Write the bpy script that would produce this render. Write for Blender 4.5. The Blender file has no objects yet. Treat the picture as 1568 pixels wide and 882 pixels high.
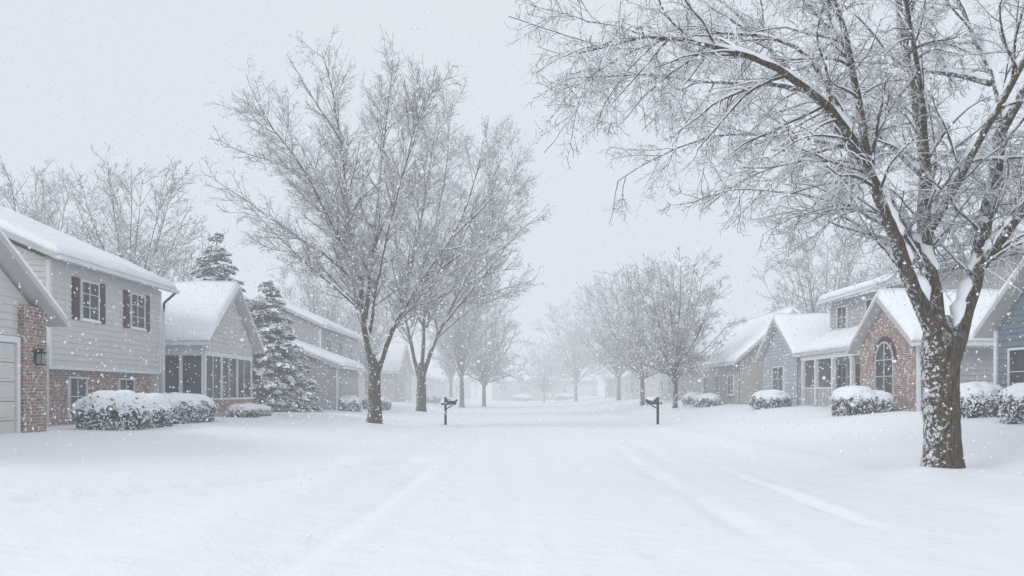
import bpy, math, numpy as np
from mathutils import Vector
rng=np.random.default_rng(7)
scene=bpy.context.scene
# ------------------------------------------------------------------ materials
def new_mat(name):
    m=bpy.data.materials.new(name); m.use_nodes=True
    nt=m.node_tree; b=nt.nodes['Principled BSDF']
    b.inputs['Specular IOR Level'].default_value=0.2
    return m,nt,b
def N(nt,t,**k):
    n=nt.nodes.new(t)
    for a,v in k.items():
        if hasattr(n,a): setattr(n,a,v)
        else: n.inputs[a].default_value=v
    return n
def noise_node(nt,scale,vec=None,detail=4,rough=.55):
    n=nt.nodes.new('ShaderNodeTexNoise'); n.inputs['Scale'].default_value=scale
    n.inputs['Detail'].default_value=detail; n.inputs['Roughness'].default_value=rough
    if vec is not None: nt.links.new(vec,n.inputs['Vector'])
    return n
def mapr(nt,src,a,b,c=0,d=1):
    n=nt.nodes.new('ShaderNodeMapRange'); nt.links.new(src,n.inputs[0])
    for i,v in enumerate((a,b,c,d)): n.inputs[i+1].default_value=v
    return n.outputs[0]
def math_n(nt,op,a,b=None):
    n=nt.nodes.new('ShaderNodeMath'); n.operation=op
    for i,s in enumerate((a,b)):
        if s is None: continue
        if isinstance(s,(int,float)): n.inputs[i].default_value=s
        else: nt.links.new(s,n.inputs[i])
    return n.outputs[0]
def mixc(nt,f,a,b):
    n=nt.nodes.new('ShaderNodeMix'); n.data_type='RGBA'
    if isinstance(f,(int,float)): n.inputs[0].default_value=f
    else: nt.links.new(f,n.inputs[0])
    for i,s in ((6,a),(7,b)):
        if isinstance(s,tuple): n.inputs[i].default_value=(*s,1)
        else: nt.links.new(s,n.inputs[i])
    return n.outputs[2]
SNOW=(0.91,0.93,0.965)
def pos(nt):
    g=nt.nodes.new('ShaderNodeNewGeometry'); return g
def flat(name,c,rough=.7,var=.12,scale=3,dust=0.0,bump=0):
    m,nt,b=new_mat(name); g=pos(nt)
    n=noise_node(nt,scale,g.outputs['Position'],2)
    f=mapr(nt,n.outputs[0],.3,.7)
    c1=tuple(x*(1-var) for x in c); c2=tuple(min(1,x*(1+var)) for x in c)
    col=mixc(nt,f,c1,c2)
    if dust>0:   # wind-driven snow sticking in specks
        n2=noise_node(nt,9,g.outputs['Position'],5,.75)
        col=mixc(nt,mapr(nt,n2.outputs[0],.64-.12*dust,.70,0,.85),col,SNOW)
    nt.links.new(col,b.inputs['Base Color']); b.inputs['Roughness'].default_value=rough
    return m
def snow_mat(name,fine=True):
    m,nt,b=new_mat(name); g=pos(nt)
    n2=noise_node(nt,2.0,g.outputs['Position'],4,.6)
    col=mixc(nt,mapr(nt,n2.outputs[0],.3,.7),(0.88,0.91,0.95),(0.925,0.94,0.965))
    nt.links.new(col,b.inputs['Base Color']); b.inputs['Roughness'].default_value=.65
    if fine:
        n3=noise_node(nt,32,g.outputs['Position'],3,.65)
        s=math_n(nt,'ADD',math_n(nt,'MULTIPLY',n2.outputs[0],.09),math_n(nt,'MULTIPLY',n3.outputs[0],.006))
        bp=N(nt,'ShaderNodeBump'); bp.inputs['Strength'].default_value=.7; bp.inputs['Distance'].default_value=1
        nt.links.new(s,bp.inputs['Height']); nt.links.new(bp.outputs[0],b.inputs['Normal'])
    return m
M_snow=snow_mat('snow'); M_snowp=snow_mat('snow_clumps',False)
def bark_mat(name,c1,c2,thr,soft,speck):
    m,nt,b=new_mat(name); g=pos(nt)
    mp=N(nt,'ShaderNodeMapping'); mp.inputs['Scale'].default_value=(1,1,.22)
    nt.links.new(g.outputs['Position'],mp.inputs[0])
    n=noise_node(nt,22,mp.outputs[0],5,.65)
    v=nt.nodes.new('ShaderNodeTexVoronoi'); v.inputs['Scale'].default_value=16; nt.links.new(mp.outputs[0],v.inputs['Vector'])
    f=math_n(nt,'MULTIPLY',mapr(nt,n.outputs[0],.3,.7),mapr(nt,v.outputs['Distance'],0,.45,.15,1))
    col=mixc(nt,f,c1,c2)
    sp=nt.nodes.new('ShaderNodeSeparateXYZ'); nt.links.new(g.outputs['Normal'],sp.inputs[0])
    n2=noise_node(nt,7,g.outputs['Position'],5,.7)
    up=math_n(nt,'ADD',sp.outputs[2],math_n(nt,'MULTIPLY',math_n(nt,'SUBTRACT',n2.outputs[0],.5),1.3))
    m1=mapr(nt,up,thr-soft,thr+soft)
    n3=noise_node(nt,13,g.outputs['Position'],5,.8)
    wind=math_n(nt,'ADD',n3.outputs[0],math_n(nt,'MULTIPLY',sp.outputs[0],-.12))
    m2=mapr(nt,wind,speck,speck+.04)
    f2=math_n(nt,'MAXIMUM',m1,m2)
    nt.links.new(mixc(nt,f2,col,SNOW),b.inputs['Base Color']); b.inputs['Roughness'].default_value=.9
    bp=N(nt,'ShaderNodeBump'); bp.inputs['Strength'].default_value=.9; bp.inputs['Distance'].default_value=.04
    nt.links.new(math_n(nt,'ADD',f,f2),bp.inputs['Height']); nt.links.new(bp.outputs[0],b.inputs['Normal'])
    return m
M_bark=bark_mat('bark',(.018,.014,.010),(.20,.155,.105),.42,.10,.59)
def twig_mat(name,c,thr):
    m,nt,b=new_mat(name); g=pos(nt)
    sp=nt.nodes.new('ShaderNodeSeparateXYZ'); nt.links.new(g.outputs['Normal'],sp.inputs[0])
    n=noise_node(nt,5,g.outputs['Position'],2,.6)
    u=math_n(nt,'ADD',sp.outputs[2],math_n(nt,'MULTIPLY',math_n(nt,'SUBTRACT',n.outputs[0],.5),1.6))
    nt.links.new(mixc(nt,mapr(nt,u,thr-.12,thr+.12),c,SNOW),b.inputs['Base Color']); b.inputs['Roughness'].default_value=.9
    return m
M_twig=twig_mat('snowy_twig',(.045,.041,.042),-.18)
def brick_mat(name):
    m,nt,b=new_mat(name); g=pos(nt)
    sp=nt.nodes.new('ShaderNodeSeparateXYZ'); nt.links.new(g.outputs['Position'],sp.inputs[0])
    cb=nt.nodes.new('ShaderNodeCombineXYZ'); nt.links.new(math_n(nt,'ADD',sp.outputs[0],sp.outputs[1]),cb.inputs[0]); nt.links.new(sp.outputs[2],cb.inputs[1])
    br=nt.nodes.new('ShaderNodeTexBrick'); nt.links.new(cb.outputs[0],br.inputs['Vector'])
    br.inputs['Color1'].default_value=(.19,.095,.075,1); br.inputs['Color2'].default_value=(.33,.21,.165,1); br.inputs['Mortar'].default_value=(.42,.39,.36,1)
    br.inputs['Scale'].default_value=1; br.inputs['Brick Width'].default_value=.22; br.inputs['Row Height'].default_value=.08; br.inputs['Mortar Size'].default_value=.008
    n2=noise_node(nt,8,g.outputs['Position'],6,.75)
    col=mixc(nt,mapr(nt,n2.outputs[0],.54,.63,0,.85),br.outputs['Color'],SNOW)
    nt.links.new(col,b.inputs['Base Color']); b.inputs['Roughness'].default_value=.9
    return m
M_brick=brick_mat('brick')
M_side_l=flat('siding_pale_grey',(.59,.585,.57),.6,.05,2,.25)
M_side_g=flat('siding_grey',(.40,.405,.40),.6,.06,2,.25)
M_side_b=flat('siding_blue_grey',(.15,.19,.23),.6,.08,2,.3)
M_side_w=flat('siding_light_blue_grey',(.38,.42,.45),.6,.08,2,.3)
M_side_t=flat('siding_taupe',(.43,.415,.38),.6,.06,2,.25)
M_trim=flat('white_trim',(.70,.72,.74),.5,.04,2)
M_fascia=flat('fascia',(.50,.49,.48),.6,.06,2)
M_shut=flat('maroon_shutter',(.06,.02,.028),.5,.15,6,.15)
M_dark=flat('dark_metal',(.02,.02,.022),.45,.2,8)
M_door=flat('garage_door_paint',(.60,.59,.56),.5,.04,2,.1)
M_post=flat('weathered_post',(.035,.03,.028),.8,.2,12,.2)
M_leaf=flat('evergreen_leaf',(.035,.05,.04),.7,.4,14)
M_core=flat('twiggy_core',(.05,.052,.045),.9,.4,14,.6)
M_curt=flat('curtain',(.30,.31,.32),.9,.1,5)
m,nt,b=new_mat('window_glass'); g=pos(nt); n=noise_node(nt,1.3,g.outputs['Position'],3)
nt.links.new(mixc(nt,mapr(nt,n.outputs[0],.4,.62),(.015,.018,.024),(.055,.065,.08)),b.inputs['Base Color'])
b.inputs['Roughness'].default_value=.15; b.inputs['Specular IOR Level'].default_value=.18; M_glass=m
# ------------------------------------------------------------------ mesh utils
def link(o,parent=None):
    scene.collection.objects.link(o)
    if parent is not None: o.parent=parent
    return o
def empty(name,loc=(0,0,0)):
    o=bpy.data.objects.new(name,None); o.location=loc; o.empty_display_size=.5; return link(o)
def np_mesh(name,V,F,mats,midx=None,smooth=True):
    me=bpy.data.meshes.new(name)
    V=np.asarray(V,dtype=np.float32); me.vertices.add(len(V)); me.vertices.foreach_set('co',V.ravel())
    loops=np.concatenate([f.ravel() for f in F]).astype(np.int32)
    tot=np.concatenate([np.full(len(f),f.shape[1]) for f in F]).astype(np.int32)
    st=np.concatenate([[0],np.cumsum(tot)[:-1]]).astype(np.int32)
    me.loops.add(len(loops)); me.loops.foreach_set('vertex_index',loops)
    me.polygons.add(len(tot)); me.polygons.foreach_set('loop_start',st); me.polygons.foreach_set('loop_total',tot)
    for mm in mats: me.materials.append(mm)
    if midx is not None: me.polygons.foreach_set('material_index',np.asarray(midx,dtype=np.int32))
    me.polygons.foreach_set('use_smooth',np.full(len(tot),smooth))
    me.update(calc_edges=True)
    return me
def obj(name,me,parent=None,loc=(0,0,0)):
    o=bpy.data.objects.new(name,me); o.location=loc; return link(o,parent)
def box(name,x0,x1,y0,y1,z0,z1,mat,parent=None,bevel=0.0):
    V=[(x,y,z) for x in (x0,x1) for y in (y0,y1) for z in (z0,z1)]
    F=np.array([[0,1,3,2],[4,6,7,5],[0,4,5,1],[2,3,7,6],[0,2,6,4],[1,5,7,3]])
    o=obj(name,np_mesh(name,V,[F],[mat],smooth=False),parent)
    if bevel>0:
        md=o.modifiers.new('b','BEVEL'); md.width=bevel; md.segments=2
    return o
def abox(name,ax,c,n,d0,d1,u0,u1,z0,z1,mat,parent,bevel=0):
    a,b_=sorted((c+n*d0,c+n*d1))
    if ax=='x': return box(name,a,b_,u0,u1,z0,z1,mat,parent,bevel)
    return box(name,u0,u1,a,b_,z0,z1,mat,parent,bevel)
def siding(name,ax,c,n,u0,u1,z0,z1,mat,parent,apex=None,course=.19):
    V=[];F=[]
    zt=apex[1] if apex else z1
    def rngu(z):
        if apex is None or z<=z1: return u0,u1
        t=(z-z1)/(apex[1]-z1); return u0+(apex[0]-u0)*t,u1+(apex[0]-u1)*t
    z=z0
    while z<zt-.01:
        zz=min(z+course,zt)
        if apex and z<z1<zz: zz=z1
        a0,a1=rngu(z); b0,b1=rngu(zz)
        for (u,h,o) in ((a0,z,.0),(a1,z,.0),(a0,z,.035),(a1,z,.035),(b0,zz,.006),(b1,zz,.006)):
            p=c+n*o
            V.append((p,u,h) if ax=='x' else (u,p,h))
        k=len(V)-6
        F+= [[k,k+1,k+3,k+2],[k+2,k+3,k+5,k+4]]
        z=zz
    return obj(name,np_mesh(name,V,[np.array(F)],[mat],smooth=False),parent)
def gablewall(name,ax,c,n,u0,u1,z0,z1,apex,mat,parent,th=.12):
    P=[(u0,z0),(u1,z0),(u1,z1),apex,(u0,z1)]
    V=[]
    for o in (0,-th):
        for u,z in P:
            p=c+n*o; V.append((p,u,z) if ax=='x' else (u,p,z))
    F5=np.array([[0,1,2,3,4],[9,8,7,6,5]]); F4=np.array([[i,(i+1)%5,(i+1)%5+5,i+5] for i in range(5)])
    return obj(name,np_mesh(name,V,[F5,F4],[mat],smooth=False),parent)
def sn(x,y,s=0):
    r=np.random.default_rng(100+s); out=0
    for i in range(7):
        a=r.uniform(0,6.28); k=r.uniform(.5,2.2); ph=r.uniform(0,6.28)
        out=out+np.sin((x*np.cos(a)+y*np.sin(a))*k+ph)
    return out/4.5
def slab(name,P00,P10,P11,P01,th,mat,parent,snow=False,roundv1=True):
    P00,P10,P11,P01=[np.array(p,float) for p in (P00,P10,P11,P01)]
    if snow:
        L=np.linalg.norm(P10-P00); nu=int(max(6,L/.4)); e=.14/L
        us=np.concatenate([[0,e*.4,e],np.linspace(e*2.2,1-e*2.2,nu),[1-e,1-e*.4,1]])
        W=np.linalg.norm(P01-P00); f=.14/W; nv=int(max(5,W/.4))
        vs=np.concatenate([[0,f*.4,f],np.linspace(f*2.2,1,nv)])
    else: us=np.array([0,1.]); vs=np.array([0,1.])
    U,Vv=np.meshgrid(us,vs,indexing='ij')
    B=(P00[None,None]*(1-U[...,None])+P10*U[...,None])*(1-Vv[...,None])+(P01*(1-U[...,None])+P11*U[...,None])*Vv[...,None]
    T=B.copy()
    if snow:
        def prof(d): return np.interp(d,[0,.4,1,2.2],[.4,.75,.93,1])
        pr=prof(U/e)*prof((1-U)/e)*prof(Vv/f)
        T[...,2]+=th*pr*(1+.2*sn(B[...,0]*1.5,B[...,1]*1.5,3))+.02
        lip=np.clip(1-Vv/f/2.2,0,1)[...,None]
        T+=lip*(P00-P01)/W*(.05+.05*sn(B[...,0]*3,B[...,1]*3,9))[...,None]
        B[...,2]+=.004
    else: T[...,2]+=th
    a,b_=U.shape; n=a*b_
    V=np.concatenate([B.reshape(-1,3),T.reshape(-1,3)])
    idx=np.arange(n).reshape(a,b_)
    q=lambda I:np.stack([I[:-1,:-1],I[1:,:-1],I[1:,1:],I[:-1,1:]],-1).reshape(-1,4)
    F=[q(idx+n),q(idx)[:,::-1]]
    for line in (idx[:,0],idx[:,-1][::-1],idx[0,:][::-1],idx[-1,:]):
        F.append(np.stack([line[:-1],line[1:],line[1:]+n,line[:-1]+n],-1))
    return obj(name,np_mesh(name,V,[np.concatenate(F)],[mat],smooth=snow),parent)
def gable_roof(parent,ridge,a0,a1,c0,c1,ze,zr,ov=.4,ova=.35,cr=None,snow=.24,one=None,fm=None):
    if cr is None: cr=(c0+c1)/2
    fm=fm or M_fascia
    a0-=ova; a1+=ova
    for k,(cc) in enumerate((c0,c1)):
        if one is not None and one!=k: continue
        s=(zr-ze)/abs(cr-cc); sg=-1 if cc<cr else 1
        ce=cc+sg*ov; zz=ze-s*ov
        def P(a,c,z): return (a,c,z) if ridge=='x' else (c,a,z)
        slab('roof_deck_%d'%k,P(a0,ce,zz),P(a1,ce,zz),P(a1,cr,zr),P(a0,cr,zr),.17,fm,parent)
        ins=.02*sg
        slab('roof_snow_%d'%k,P(a0+.02,ce-ins,zz+.17),P(a1-.02,ce-ins,zz+.17),P(a1-.02,cr,zr+.17),P(a0+.02,cr,zr+.17),snow,M_snow,parent,snow=True)
        g0,g1=sorted((ce+sg*.003,ce+sg*.11))
        if ridge=='x': box('gutter_%d'%k,a0,a1,g0,g1,zz+.02,zz+.14,M_trim,parent)
        else: box('gutter_%d'%k,g0,g1,a0,a1,zz+.02,zz+.14,M_trim,parent)
def window(ax,c,n,u0,u1,z0,z1,parent,shut=False,mx=1,mz=1,trim=None,name='window'):
    trim=trim or M_trim; w=.06
    abox(name+'_glass',ax,c,n,-.02,.035,u0+w,u1-w,z0+w,z1-w,M_glass,parent)
    abox(name+'_curtain',ax,c,n,.036,.038,u0+w,u0+w+(u1-u0)*.14,z0+w,z1-w,M_curt,parent)
    for i,(a,b_,p,q) in enumerate(((u0,u1,z0,z0+w),(u0,u1,z1-w,z1),(u0,u0+w,z0+w,z1-w),(u1-w,u1,z0+w,z1-w))):
        abox(name+'_frame%d'%i,ax,c,n,-.02,.08,a,b_,p,q,trim,parent)
    for i in range(1,mx+1):
        u=u0+(u1-u0)*i/(mx+1); abox(name+'_mullion%d'%i,ax,c,n,.0,.06,u-.018,u+.018,z0+w,z1-w,trim,parent)
    for i in range(1,mz+1):
        z=z0+(z1-z0)*i/(mz+1); abox(name+'_rail%d'%i,ax,c,n,.0,.055,u0+w,u1-w,z-.012,z+.012,trim,parent)
    abox(name+'_sill_snow',ax,c,n,.03,.13,u0-.02,u1+.02,z0-.045,z0+.03,M_snow,parent,.02)
    if shut:
        for k,(a,b_) in enumerate(((u0-.46,u0-.04),(u1+.04,u1+.46))):
            abox('shutter_%d'%k,ax,c,n,.0,.05,a,b_,z0-.03,z1+.03,M_shut,parent)
            for j in range(int((z1-z0-.1)/.1)):
                zz=z0+.06+j*.1
                abox('louver_%d_%d'%(k,j),ax,c,n,.051,.07,a+.05,b_-.05,zz,zz+.055,M_shut,parent)
# ------------------------------------------------------------------ ground
def sst(x,a,b): 
    t=np.clip((x-a)/(b-a),0,1); return t*t*(3-2*t)
mounds=[(7.66,15.2,.9,.16),(-5.9,36.5,.9,.15),(-6.1,57,.9,.15),(10.5,55,.8,.12)]
def gz(x,y):
    x=np.asarray(x,float); y=np.asarray(y,float)
    z=.55*sst(-x,2.8,12)+.85*sst(x,6.6,14.5)
    z=z+.09*np.exp(-((x+3.3+.3*sn(y*.3,0,1))/.7)**2)+.09*np.exp(-((x-7.0-.3*sn(y*.25,2,4))/.7)**2)
    z=z+.05*sn(x*.45,y*.3,2)+.02*sn(x*1.3+.5*np.sin(y*.4),y*.9,5)+.006*sn(x*4,y*2.6,6)
    for cx,w,dp,y0,y1 in ((-1.9,.16,.075,1,18),(-.1,.18,.022,1,60),(.3,.14,.016,1,60),(2.9,.17,.045,4,24),(4.4,.10,.075,9.5,18),(-1.2,.2,.03,18,60),(3.6,.2,.03,18,60)):
        far=sst(y,y0,y0+2)*(1-sst(y,y1*.8,y1*1.25))
        c=cx+.15*np.sin(y*.14+cx)-(.035*np.clip(9-y,0,9)**1.5 if cx==-1.9 else 0)
        z=z-far*dp*np.exp(-((x-c)/w)**2)*np.clip(.6+.5*sn(x*.2+cx,y*1.1,8),0.1,1.2)
        z=z+far*dp*.3*np.exp(-((x-c-w*2.1)/w/1.3)**2)
    pts=[(-12,2.0),(-7.2,9.2),(-5.3,13.5),(-2.3,20)]
    r=None
    for (ax,ay),(bx,by) in zip(pts[:-1],pts[1:]):
        dx,dy=bx-ax,by-ay; L2=dx*dx+dy*dy
        t=np.clip(((x-ax)*dx+(y-ay)*dy)/L2,0,1)
        q=np.hypot(x-ax-t*dx,y-ay-t*dy); r=q if r is None else np.minimum(r,q)
    z=z-.085*np.exp(-(r/.2)**2)+.03*np.exp(-((r-.5)/.3)**2)
    for mx,my,r,h in mounds:
        z=z+h*np.exp(-(((x-mx)**2+(y-my)**2)/r**2))
    return z
xs=np.concatenate([np.linspace(-400,-40,30)[:-1],np.linspace(-40,-13,60)[:-1],np.linspace(-13,-2.9,120)[:-1],np.linspace(-2.9,6.7,170)[:-1],np.linspace(6.7,16,100)[:-1],np.linspace(16,40,50)[:-1],np.linspace(40,400,30)])
ys=np.concatenate([np.linspace(-60,0,30)[:-1],np.linspace(0,30,330)[:-1],np.linspace(30,80,170)[:-1],np.geomspace(80,900,90)])
X,Y=np.meshgrid(xs,ys,indexing='ij'); Z=gz(X,Y)
Vg=np.stack([X,Y,Z],-1).reshape(-1,3); idx=np.arange(X.size).reshape(X.shape)
Q=np.stack([idx[:-1,:-1],idx[1:,:-1],idx[1:,1:],idx[:-1,1:]],-1)
xm=(xs[:-1]+xs[1:])/2; road=(xm>-2.9)&(xm<6.7)
def sub(Qs,name):
    q=Qs.reshape(-1,4); u,inv=np.unique(q,return_inverse=True)
    return obj(name,np_mesh(name,Vg[u],[inv.reshape(-1,4)],[M_snow]))
sub(Q[road],'snow_covered_road')
gl=sub(Q[~road],'snow_covered_ground')
# ------------------------------------------------------------------ trees
up=np.array([0,0,1.])
def nrm(v): return v/np.maximum(np.linalg.norm(v,axis=-1,keepdims=True),1e-9)
def resample(P,K):
    P=np.asarray(P,float); n=len(P)
    Q_=np.vstack([2*P[0]-P[1],P,2*P[-1]-P[-2]])
    out=[]
    for i in range(n-1):
        p0,p1,p2,p3=Q_[i:i+4]
        for t in np.linspace(0,1,9)[:-1]:
            out.append(.5*((2*p1)+(-p0+p2)*t+(2*p0-5*p1+4*p2-p3)*t*t+(-p0+3*p1-3*p2+p3)*t**3))
    out.append(P[-1]); out=np.array(out)
    s=np.concatenate([[0],np.cumsum(np.linalg.norm(np.diff(out,axis=0),axis=1))])
    t=np.linspace(0,s[-1],K)
    return np.stack([np.interp(t,s,out[:,j]) for j in range(3)],-1),s[-1]
def tube(P,R,S):
    M,K,_=P.shape
    T=np.gradient(P,axis=1); T=nrm(T)
    ref=np.where(np.abs(T[:,0:1,2:3])>.8,np.array([1.,0.13,0]),np.array([0,0.1,1.]))
    ref=np.broadcast_to(ref,T.shape)
    n1=nrm(np.cross(T,ref)); n2=np.cross(T,n1)
    a=np.arange(S)*2*np.pi/S
    V=P[:,:,None]+R[:,:,None,None]*(np.cos(a)[:,None]*n1[:,:,None]+np.sin(a)[:,None]*n2[:,:,None])
    id_=np.arange(M*K*S).reshape(M,K,S); nx=np.roll(id_,-1,axis=2)
    F=np.stack([id_[:,:-1],nx[:,:-1],nx[:,1:],id_[:,1:]],-1).reshape(-1,4)
    return V.reshape(-1,3),F
def grow(P,R,L,per_m,tmin,ratio,lmax,ang,trop,g,wig,K,rs,rmin,r,shape=.55,lmin=.15,out=0):
    n=len(P); cnt=np.maximum(1,np.round(L*per_m*r.uniform(.8,1.25,n))).astype(int)
    ix=np.repeat(np.arange(n),cnt); m=len(ix)
    t=tmin+(1-tmin)*r.random(m)
    K0=P.shape[1]; f=t*(K0-1); i=np.clip(f.astype(int),0,K0-2); w=(f-i)[:,None]
    p=P[ix,i]*(1-w)+P[ix,i+1]*w; tn=nrm(P[ix,i+1]-P[ix,i])
    rad=R[ix,i]*(1-w[:,0])+R[ix,i+1]*w[:,0]
    v=r.normal(size=(m,3)); v-=np.sum(v*tn,1,keepdims=True)*tn; v=nrm(v)
    a=(ang+r.normal(0,.16,m))[:,None]
    d=np.cos(a)*tn+np.sin(a)*v; d[:,2]+=trop
    if out:
        rad_xy=p*np.array([1,1,0]); d=d+out*nrm(rad_xy+1e-4)
    d=nrm(d)
    ln=np.clip(L[ix]*ratio*(1-shape*t)*r.uniform(.65,1.2,m),lmin,lmax*r.uniform(.8,1.1,m))
    r0=np.maximum(rmin,np.minimum(rad*rs,ln*.014+rmin*.4))
    pts=[p]
    for k in range(K-1):
        d=nrm(d+r.normal(0,wig,(m,3))+np.array([0,0,g]))
        pts.append(pts[-1]+d*(ln/(K-1))[:,None])
    pts=np.stack(pts,1)
    rr=np.maximum(r0[:,None]*np.linspace(1,.35,K)[None],rmin*.6)
    return pts,rr,ln
def snow_on(P,R,r,amt=.75,clump=.5):
    T=nrm(np.gradient(P,axis=1)); u=up-np.sum(T*up,-1,keepdims=True)*T
    h=np.linalg.norm(u,axis=-1); u=u/np.maximum(h[...,None],1e-6)
    k=np.clip((h-.12)/.33,0,1)*np.clip(1+r.normal(0,clump,R.shape)*.6,.15,1.6)
    return P+u*(R*(.22+.62*np.minimum(k,1.15)))[...,None],R*(.2+amt*k)
def densify(P,R,K):
    t=np.linspace(0,P.shape[1]-1,K); i=np.clip(t.astype(int),0,P.shape[1]-2); w=t-i
    return P[:,i]*(1-w)[None,:,None]+P[:,i+1]*w[None,:,None],R[:,i]*(1-w)+R[:,i+1]*w
def build_tree(name,trunk,limbs,levels,seed,Kl=18):
    r=np.random.default_rng(seed)
    parts=[]
    tp,tr=trunk; Pt,_=resample(tp,22); rt=np.interp(np.linspace(0,1,22),np.linspace(0,1,len(tr)),tr)
    Pt=Pt[None]; rt=rt[None]*(1+r.normal(0,.015,(1,22)))
    parts.append((*tube(Pt,rt,18),0))
    LP=[];LR=[];LL=[]
    for pts,r0,r1 in limbs:
        p,l=resample(pts,Kl); p[1:]+=np.cumsum(r.normal(0,.03*l/Kl**.5,(Kl-1,3)),0)*.35
        LP.append(p); LL.append(l); LR.append(r0+(r1-r0)*np.linspace(0,1,Kl)**.62)
    P=np.array(LP);R=np.array(LR);L=np.array(LL)
    parts.append((*tube(P,R,12),0)); a,b_=densify(P,R,60); a,b_=snow_on(a,b_,r,.70,.8)
    parts.append((*tube(a,b_,8),2))
    for li,lv in enumerate(levels):
        lv=dict(lv); S=lv.pop('S'); sn_=lv.pop('snow',0)
        P,R,L=grow(P,R,L,r=r,**lv)
        parts.append((*tube(P,R,S),0 if li==0 else 1))
        if sn_: a,b_=snow_on(P,R,r,sn_,.4); parts.append((*tube(a,b_*1.05,max(3,S-1)),2))
    Vs=[];Fs=[];mi=[];o=0
    for V,F,mt in parts:
        Vs.append(V);Fs.append(F+o);mi.append(np.full(len(F),mt));o+=len(V)
    print(name,'faces',sum(map(len,Fs)))
    return np_mesh(name,np.concatenate(Vs),[np.concatenate(Fs)],[M_bark,M_twig,M_snowp],np.concatenate(mi))
def conv(pts,bx,by,s): return [((x-bx)*s,dy,(by-y)*s) for x,y,dy in pts]
s=15.2/1307
C=lambda p:conv(p,1443,708,s)
trunkR=(C([(1443,730,0),(1444,690,0),(1443,640,0),(1441,580,0),(1440,520,0),(1438,470,.05)]),[.44,.325,.30,.305,.33,.2])
limbsR=[(C([(1436,540,0),(1420,480,-.1),(1385,425,-.3),(1352,345,-.5),(1302,255,-.8),(1250,190,-1.2),(1180,155,-1.7),(1080,112,-2.1),(960,110,-2.6),(860,150,-3)]),.185,.012),
 (C([(1440,520,0),(1435,400,.2),(1432,300,.3),(1432,190,.4),(1414,60,.6),(1400,-80,.8),(1390,-220,.8)]),.20,.03),
 (C([(1450,545,0),(1485,440,.1),(1515,330,.2),(1545,190,.4),(1552,90,.7),(1530,-20,1.2),(1500,-160,1.6)]),.205,.03),
 (C([(1436,400,.2),(1380,285,.5),(1325,190,.8),(1282,95,1.1),(1228,10,1.6),(1170,-80,2),(1100,-150,2.4)]),.12,.02),
 (C([(1300,250,-.8),(1265,150,-1.3),(1225,70,-1.9),(1150,10,-2.4),(1060,-20,-3),(970,-30,-3.3)]),.08,.012),
 (C([(1282,95,1.1),(1210,65,1.4),(1120,45,2),(1020,15,2.6),(930,10,3),(860,30,3.2)]),.06,.008),
 (C([(1545,190,.4),(1580,100,-.3),(1620,20,-1),(1660,-80,-1.8)]),.11,.02),
 (C([(1500,400,.1),(1560,290,-.6),(1640,200,-1.2),(1740,140,-2),(1850,130,-2.6)]),.11,.02),
 (C([(1515,330,.2),(1600,230,1.2),(1700,130,2.4),(1800,60,3.4)]),.09,.02),
 (C([(1434,330,.2),(1470,210,-.6),(1490,110,-1.6),(1500,10,-2.6),(1490,-80,-3.6)]),.09,.02),
 (C([(1432,250,.3),(1390,150,1.4),(1340,60,2.8),(1290,-20,4.2),(1240,-60,5.4)]),.08,.02),
 (C([(1352,345,-.5),(1310,290,.4),(1250,250,1.4),(1180,225,2.3),(1110,235,3)]),.045,.008),
 (C([(1432,190,.4),(1370,100,-.8),(1300,30,-2),(1230,-20,-3.2)]),.07,.012),
 (C([(1250,190,-1.2),(1190,100,-1.2),(1110,60,-.8),(1010,55,-.4),(930,75,0),(870,110,.3)]),.045,.008),
 (C([(1325,190,.8),(1240,150,1.6),(1150,130,2.3),(1060,145,3),(980,180,3.4)]),.045,.008),
 (C([(1552,90,.7),(1480,20,2),(1400,-40,3.4),(1330,-80,4.8)]),.07,.012),
 (C([(1490,430,.1),(1530,340,1.4),(1545,250,3),(1540,170,4.6)]),.06,.012),
 (C([(1302,255,-.8),(1240,240,-1.6),(1170,250,-2.2),(1110,290,-2.6)]),.035,.008),
 (C([(1385,425,-.3),(1330,330,.3),(1260,290,1.0),(1190,290,1.8)]),.035,.008),
 (C([(1325,190,.8),(1270,190,1.6),(1200,210,2.6),(1140,250,3.4)]),.035,.008),
]
levR=[dict(per_m=2.9,tmin=.14,ratio=.40,lmax=1.9,ang=.75,trop=-.02,g=-.04,wig=.12,K=9,rs=.5,rmin=.010,S=6,snow=.85,out=.12),
      dict(per_m=5.4,tmin=.1,ratio=.5,lmax=1.0,ang=.8,trop=-.04,g=-.055,wig=.16,K=6,rs=.6,rmin=.0068,S=4,snow=.95),
      dict(per_m=8.5,tmin=.08,ratio=.55,lmax=.48,ang=.8,trop=-.05,g=-.06,wig=.19,K=4,rs=.6,rmin=.0053,S=3,snow=1.0),
      dict(per_m=8,tmin=.1,ratio=.6,lmax=.25,ang=.8,trop=-.05,g=-.03,wig=.17,K=3,rs=.7,rmin=.0045,S=3)]
def place(name,me,x,y,rot=0,sc=1,sink=.05):
    o=obj(name,me,None,(x,y,float(gz(x,y))-sink)); o.rotation_euler=(0,0,rot); o.scale=(sc,)*3; return o
mR=build_tree('bare_maple_tree',trunkR,limbsR,levR,3)
place('bare_maple_tree',mR,7.66,15.2,0,1,.12)
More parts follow.
